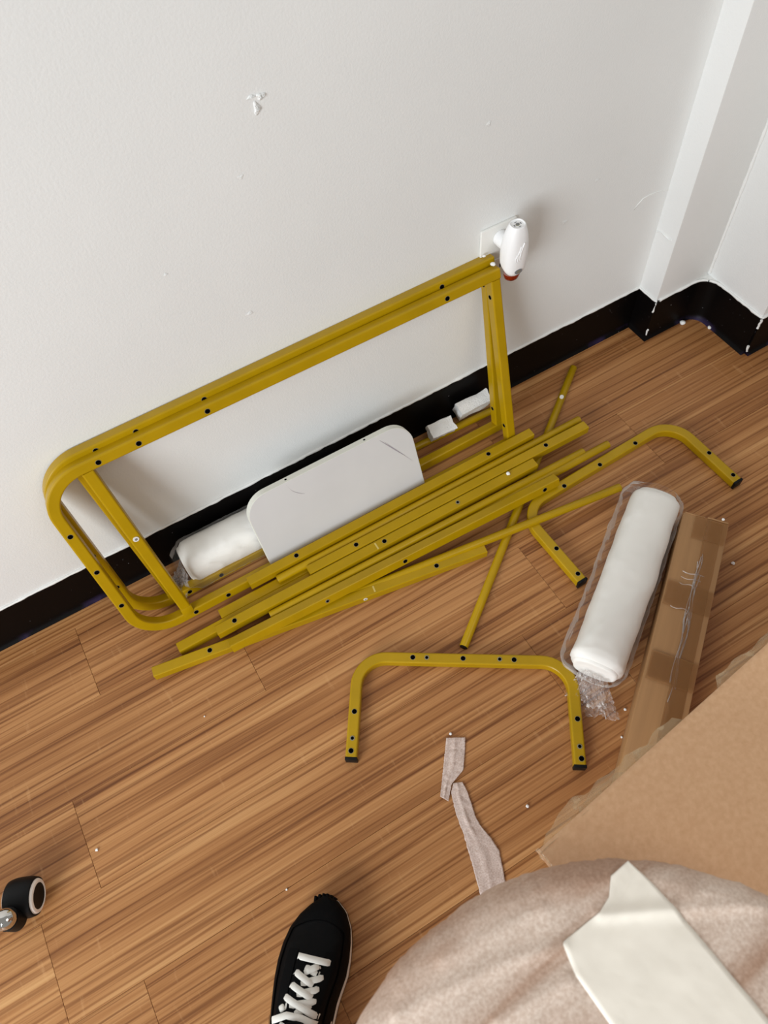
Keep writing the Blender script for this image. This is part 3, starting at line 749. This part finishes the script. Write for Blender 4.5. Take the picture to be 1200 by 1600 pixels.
# ------------------------------------------------------------------ sneaker
TOE = Vector((-.1124, -.6950)); DV = Vector((-.57935, -.81508)); NV = Vector((.81508, -.57935))
sh = empty('sneaker', (TOE.x, TOE.y, 0), (0, 0, math.atan2(DV.y, DV.x)))   # local x: toe->heel, local y: toward image right
RB = [(0, .004), (.0045, .0173), (.0178, .0316), (.038, .0408), (.0568, .0439), (.0785, .0450), (.100, .0433), (.117, .0385), (.133, .034), (.158, .030), (.19, .029), (.22, .030), (.25, .030), (.275, .024), (.288, .010)]
LB_ = [(0, -.004), (.012, -.0211), (.0264, -.0357), (.0443, -.0476), (.0658, -.0550), (.088, -.0585), (.110, -.0590), (.135, -.0575), (.164, -.055), (.19, -.052), (.22, -.050), (.25, -.046), (.275, -.034), (.288, -.012)]
def ip(tab, x):
    if x <= tab[0][0]: return tab[0][1]
    for (a, fa), (c, fc) in zip(tab, tab[1:]):
        if x <= c: 
            k = (x-a)/(c-a); return fa+(fc-fa)*k
    return tab[-1][1]
SHL = .288
def xs(w): return SHL*(.5-.5*math.cos(PI*w))
HT = [(0, .040), (.02, .050), (.05, .058), (.08, .070), (.12, .084), (.16, .094), (.20, .098), (.25, .092), (.288, .080)]
def up_pt(u, w, grow=0.0, z0=.024):
    x = xs(w); yr = ip(LB_, x)*.985; yl = ip(RB, x)*(.965-.05*min(1, max(0, (x-.05)/.08))); c = (yr+yl)/2; hw = (yl-yr)/2+grow; h = ip(HT, x)+grow-z0
    a = PI*u; s = math.sin(a); p = .62
    y = c-hw*math.copysign(abs(math.cos(a))**.8, math.cos(a)); z = z0+h*s**p
    return (x, y, z)
def sole_band(nm, z0, z1, k, mat):
    nS = 60; out = []
    for i in range(nS+1):
        x = xs(i/nS); out.append((x, ip(RB, x)*k))
    for i in range(nS, -1, -1):
        x = xs(i/nS); out.append((x, ip(LB_, x)*k))
    m_ = len(out); vs_ = []
    for z, kk in ((z0, .97), (z0+.002, 1.0), ((z0+z1)/2, 1.015), (z1-.002, 1.0), (z1, .96)):
        vs_ += [(SHL/2+(x-SHL/2)*(1+(kk-1)*.4), y*kk, z) for x, y in out]
    fs_ = [tuple(range(m_)), tuple(range(4*m_, 5*m_))]
    for b_ in range(4):
        for i in range(m_): fs_.append((b_*m_+i, b_*m_+(i+1) % m_, (b_+1)*m_+(i+1) % m_, (b_+1)*m_+i))
    return pyd(nm, vs_, fs_, mat, sh, 50)
sole_band('outsole', .0005, .008, .985, 'shoe_black'); sole_band('midsole', .008, .028, 1.0, 'shoe_white')
grid('upper', 40, 70, lambda u, w: up_pt(u, w), 'shoe_nylon', sh, 180)
# toe bumper with rubber teeth
for k in range(6):
    yv = -.016+.0058*k
    x = .0005+.0045*((yv+.001)/.015)**2-.002
    box('toe_lug', (x-.0028, yv-.0021, .010), (x+.010, yv+.0021, .034), 'shoe_black', sh, .0012)
def toe_cap(u, w):
    x, y, z = up_pt(.02+.96*u, .0+.30*w, .0012)
    return (x, y, z)
grid('toe_overlay', 40, 16, lambda u, w: up_pt(u, w*(.215+.10*abs(2*u-1)**1.5), .0016), 'shoe_black', sh, 180)
def side_overlay(u0, u1): return lambda u, w: up_pt(u0+(u1-u0)*u, .21+w*.72, .0016)
grid('side_overlay', 10, 50, side_overlay(.0, .20), 'shoe_black', sh, 180); grid('side_overlay', 10, 50, side_overlay(.80, 1.0), 'shoe_black', sh, 180)
# dark eyestay panels, tongue, laces
grid('tongue', 12, 30, lambda u, w: up_pt(.42+.16*u, .36+.28*w, .003), 'shoe_black', sh, 180)
for u0 in (.30, .60): grid('eyestay', 8, 36, (lambda q: lambda u, w: up_pt(q+.10*u, .33+.32*w, .0022))(u0), 'shoe_black', sh, 180)
def top_z(x, y):
    yr = ip(LB_, x)*.985; yl = ip(RB, x)*(.965-.05*min(1, max(0, (x-.05)/.08))); c = (yr+yl)/2; hw = (yl-yr)/2
    cs = max(-1, min(1, (c-y)/hw)); ca_ = abs(cs)**1.25; s = math.sqrt(max(0, 1-ca_*ca_)); return .024+(ip(HT, x)-.024)*s**.62
def lace(pts, wdt=.0085, lift=.003):
    """pts in (a,b): a toe->heel, b toward image right; ribbon hugging the upper"""
    P = []
    for i in range(len(pts)-1):
        for k in range(8): t = k/8; P.append(((pts[i][0]*(1-t)+pts[i+1][0]*t), (pts[i][1]*(1-t)+pts[i+1][1]*t)))
    P.append((pts[-1][0], pts[-1][1])); vs_ = []; fs_ = []
    for i, (x, y) in enumerate(P):
        q0 = P[max(0, i-1)]; q1 = P[min(len(P)-1, i+1)]; t = Vector((q1[0]-q0[0], q1[1]-q0[1])).normalized(); s = Vector((-t.y, t.x))*wdt/2
        e = min(i, len(P)-1-i)/3; lf = lift*min(1, .3+e)
        for sx, zz in ((-1, 0), (-.6, .0012), (.6, .0012), (1, 0), (.6, -.0010), (-.6, -.0010)):
            X, Y = x+s.x*sx, y+s.y*sx; vs_.append((X, Y, top_z(X, Y)+lf+zz))
    for i in range(len(P)-1):
        for j in range(6): fs_.append((i*6+j, i*6+(j+1) % 6, (i+1)*6+(j+1) % 6, (i+1)*6+j))
    fs_.append(tuple(range(6))); fs_.append(tuple(range((len(P)-1)*6, len(P)*6)))
    pyd('lace', vs_, fs_, 'lace_white', sh, 60)
for pts, lf in (([(.0905, -.014), (.100, .009)], .003), ([(.088, .009), (.099, -.0126)], .0045), ([(.1012, .0175), (.1132, -.0178)], .003), ([(.098, -.025), (.1125, .004)], .0055),
                ([(.1152, .0142), (.1258, -.0211)], .003), ([(.1133, -.0278), (.127, .0045)], .0055), ([(.1293, .0139), (.139, -.0304)], .003), ([(.1281, -.0337), (.1478, .0164)], .0055),
                ([(.0795, -.0248), (.0845, .0225)], .0055), ([(.1446, -.0389), (.139, -.0309)], .003), ([(.1345, .006), (.1475, -.0185)], .003), ([(.1576, -.0486), (.1485, -.0258), (.1500, -.0048), (.1562, .0152)], .007), ([(.160, -.035), (.170, .0), (.165, .018)], .006), ([(.172, -.03), (.180, .012)], .005)):
    lace(pts, .0085, lf)
# white curved side stripes
for u0, u1, w0, w1 in ((.03, .12, .52, .78), (.89, .98, .52, .78)):
    grid('side_stripe', 8, 24, (lambda a, c, d, e: lambda u, w: up_pt(a+(c-a)*(.5+(u-.5)*(.3+.7*w)), d+(e-d)*w, .0030))(u0, u1, w0, w1), 'shoe_white', sh, 180)
# collar opening: padded ring and dark lining
ridge('collar', [(.212+.052*math.cos(a), -.011+.030*math.sin(a), top_z(.212+.04*math.cos(a), -.011)+.004) for a in [2*PI*i/30 for i in range(31)]], .007, 'shoe_black', sh, 2, 8, .1)
tag(sh, 'black sneaker with white laces and white midsole on the wood floor', 'shoe')

# ------------------------------------------------------------------ twin-wheel caster on a chrome chair leg
cs = empty('chair_caster', (-.524, -.455, 0), (0, 0, math.atan2(-.0258, .0613)))   # local x = wheel axle
WRd = .0260
def wheel(sx):
    prof = [(.006, WRd-.0015), (.0085, WRd), (.019, WRd), (.0225, WRd-.0015), (.0240, WRd-.004), (.0240, WRd-.0066), (.0228, WRd-.0072)]
    vs_ = []; fs_ = []; n_ = 40
    for x, r in prof:
        for i in range(n_): a = 2*PI*i/n_; vs_.append((sx*x, r*math.cos(a), WRd+.0003+r*math.sin(a)))
    for k in range(len(prof)-1):
        for i in range(n_): fs_.append((k*n_+i, k*n_+(i+1) % n_, (k+1)*n_+(i+1) % n_, (k+1)*n_+i))
    fs_.append(tuple(range(n_)))
    w_ = pyd('wheel', vs_, fs_, 'caster_ring', cs, 40)
    disc('hub_cap', (sx*.0222, 0, WRd+.0003), (sx, 0, 0), WRd-.0070, 'black_plastic', w_, .0012, 32)
wheel(1); wheel(-1)
# hood: a cylindrical cover over both wheels open below
def hood(u, w):
    a = math.radians(-28+ (250)*u); rr = WRd+.0032; x = (-.0205+.041*w); k = 1-.10*abs(2*w-1)**3
    return (x, rr*k*math.cos(a), WRd+rr*k*math.sin(a))
hd = grid('hood', 40, 18, hood, 'black_plastic', cs, 180, thick=.002)
grid('hood_core', 24, 8, lambda u, w: (-.005+.010*w, (WRd-.001)*math.cos(u*2*PI), WRd+.001+(WRd-.002)*math.sin(u*2*PI)), 'black_plastic', cs, 180, True)
# stem socket and chrome star-base arm
sweep('stem_socket', [(-.006, -.030, .030), (-.006, -.030, .058)], prof_round(.0165, 28), 'black_plastic', cs, up=(0, 1, 0), smooth=50)
grid('chrome_arm', 28, 14, lambda u, w: (-.004-.34*w, -.030-.06*w+(.0155+.006*w)*math.cos(u*2*PI), .066+.05*w+(.0145+.005*w)*math.sin(u*2*PI)), 'chrome', cs, 180, True)
grid('arm_cap', 28, 8, lambda u, w: (-.004+.0155*math.sin(w*PI/2), -.030+.0155*math.cos(w*PI/2)*math.cos(u*2*PI), .066+.0145*math.cos(w*PI/2)*math.sin(u*2*PI)), 'chrome', cs, 180, True)
tag(cs, 'black twin-wheel caster with pale rims on a chrome chair leg', 'caster')

# ------------------------------------------------------------------ foam crumbs
def crumb(label, c, r, seed):
    bm = bmesh.new(); bmesh.ops.create_icosphere(bm, subdivisions=2, radius=r)
    for vtx in bm.verts: vtx.co *= 1+.35*fbm(vtx.co.x/r*.9+seed, vtx.co.y/r*.9, vtx.co.z/r*.9); vtx.co.z *= .7
    zmin = min(vtx.co.z for vtx in bm.verts)
    me = bpy.data.meshes.new('foam_crumb'); bm.to_mesh(me); bm.free()
    o = mobj('foam_crumb', me, 'white_styrofoam', None, 180); o.location = (c[0], c[1], c[2]-zmin)
    tag(o, label, 'foam crumb', 'white foam crumbs')
CR = [('white foam crumb on the floor left of the carton corner', (.2284, -.7423, 0), .0028),
      ('white foam crumb just above the short foam strip', (.1851, -.5808, 0), .0024),
      ('white foam crumb on bare floor right of the long box', (.8098, -.5887, 0), .0034),
      ('white foam crumb beside the capped leg end next to the bagged roll', (.5485, -.4737, 0), .0032),
      ('clear-white crumb on the floor in front of the pilaster baseboard', (1.1502, -.0692, 0), .006),
      ('white crumb on the floor nearest the inner wall corner', (1.1902, -.1133, 0), .0042),
      ('pale crumb on the floor near the caster', (-.4089, -.4402, 0), .0024),
      ('tiny white crumb just above the sneaker toe', (-.1646, -.6509, 0), .0016),
      ('tiny white crumb between the bent bar and the long box', (.4272, -.7335, 0), .0020),
      ('white crumb at the left foot of the long box', (.462, -.700, 0), .0024),
      ('white crumb on the middle square bar of the pile', (.556, -.2165, .0407), .0040),
      ('white crumb on the taped end of the long box', (.826, -.522, .0525), .0028),
      ('white crumb on the top corner of the front frame', (.6225, -.030, .4000), .0042),
      ('white crumb on the top corner of the rear frame', (.617, -.0110, .4072), .0030),
      ('tiny white crumb on the floor left of the lowest slanting bar', (-.170, -.330, 0), .0014)]
for i, (lb, c, r) in enumerate(CR): crumb(lb, c, r, i*3.7)
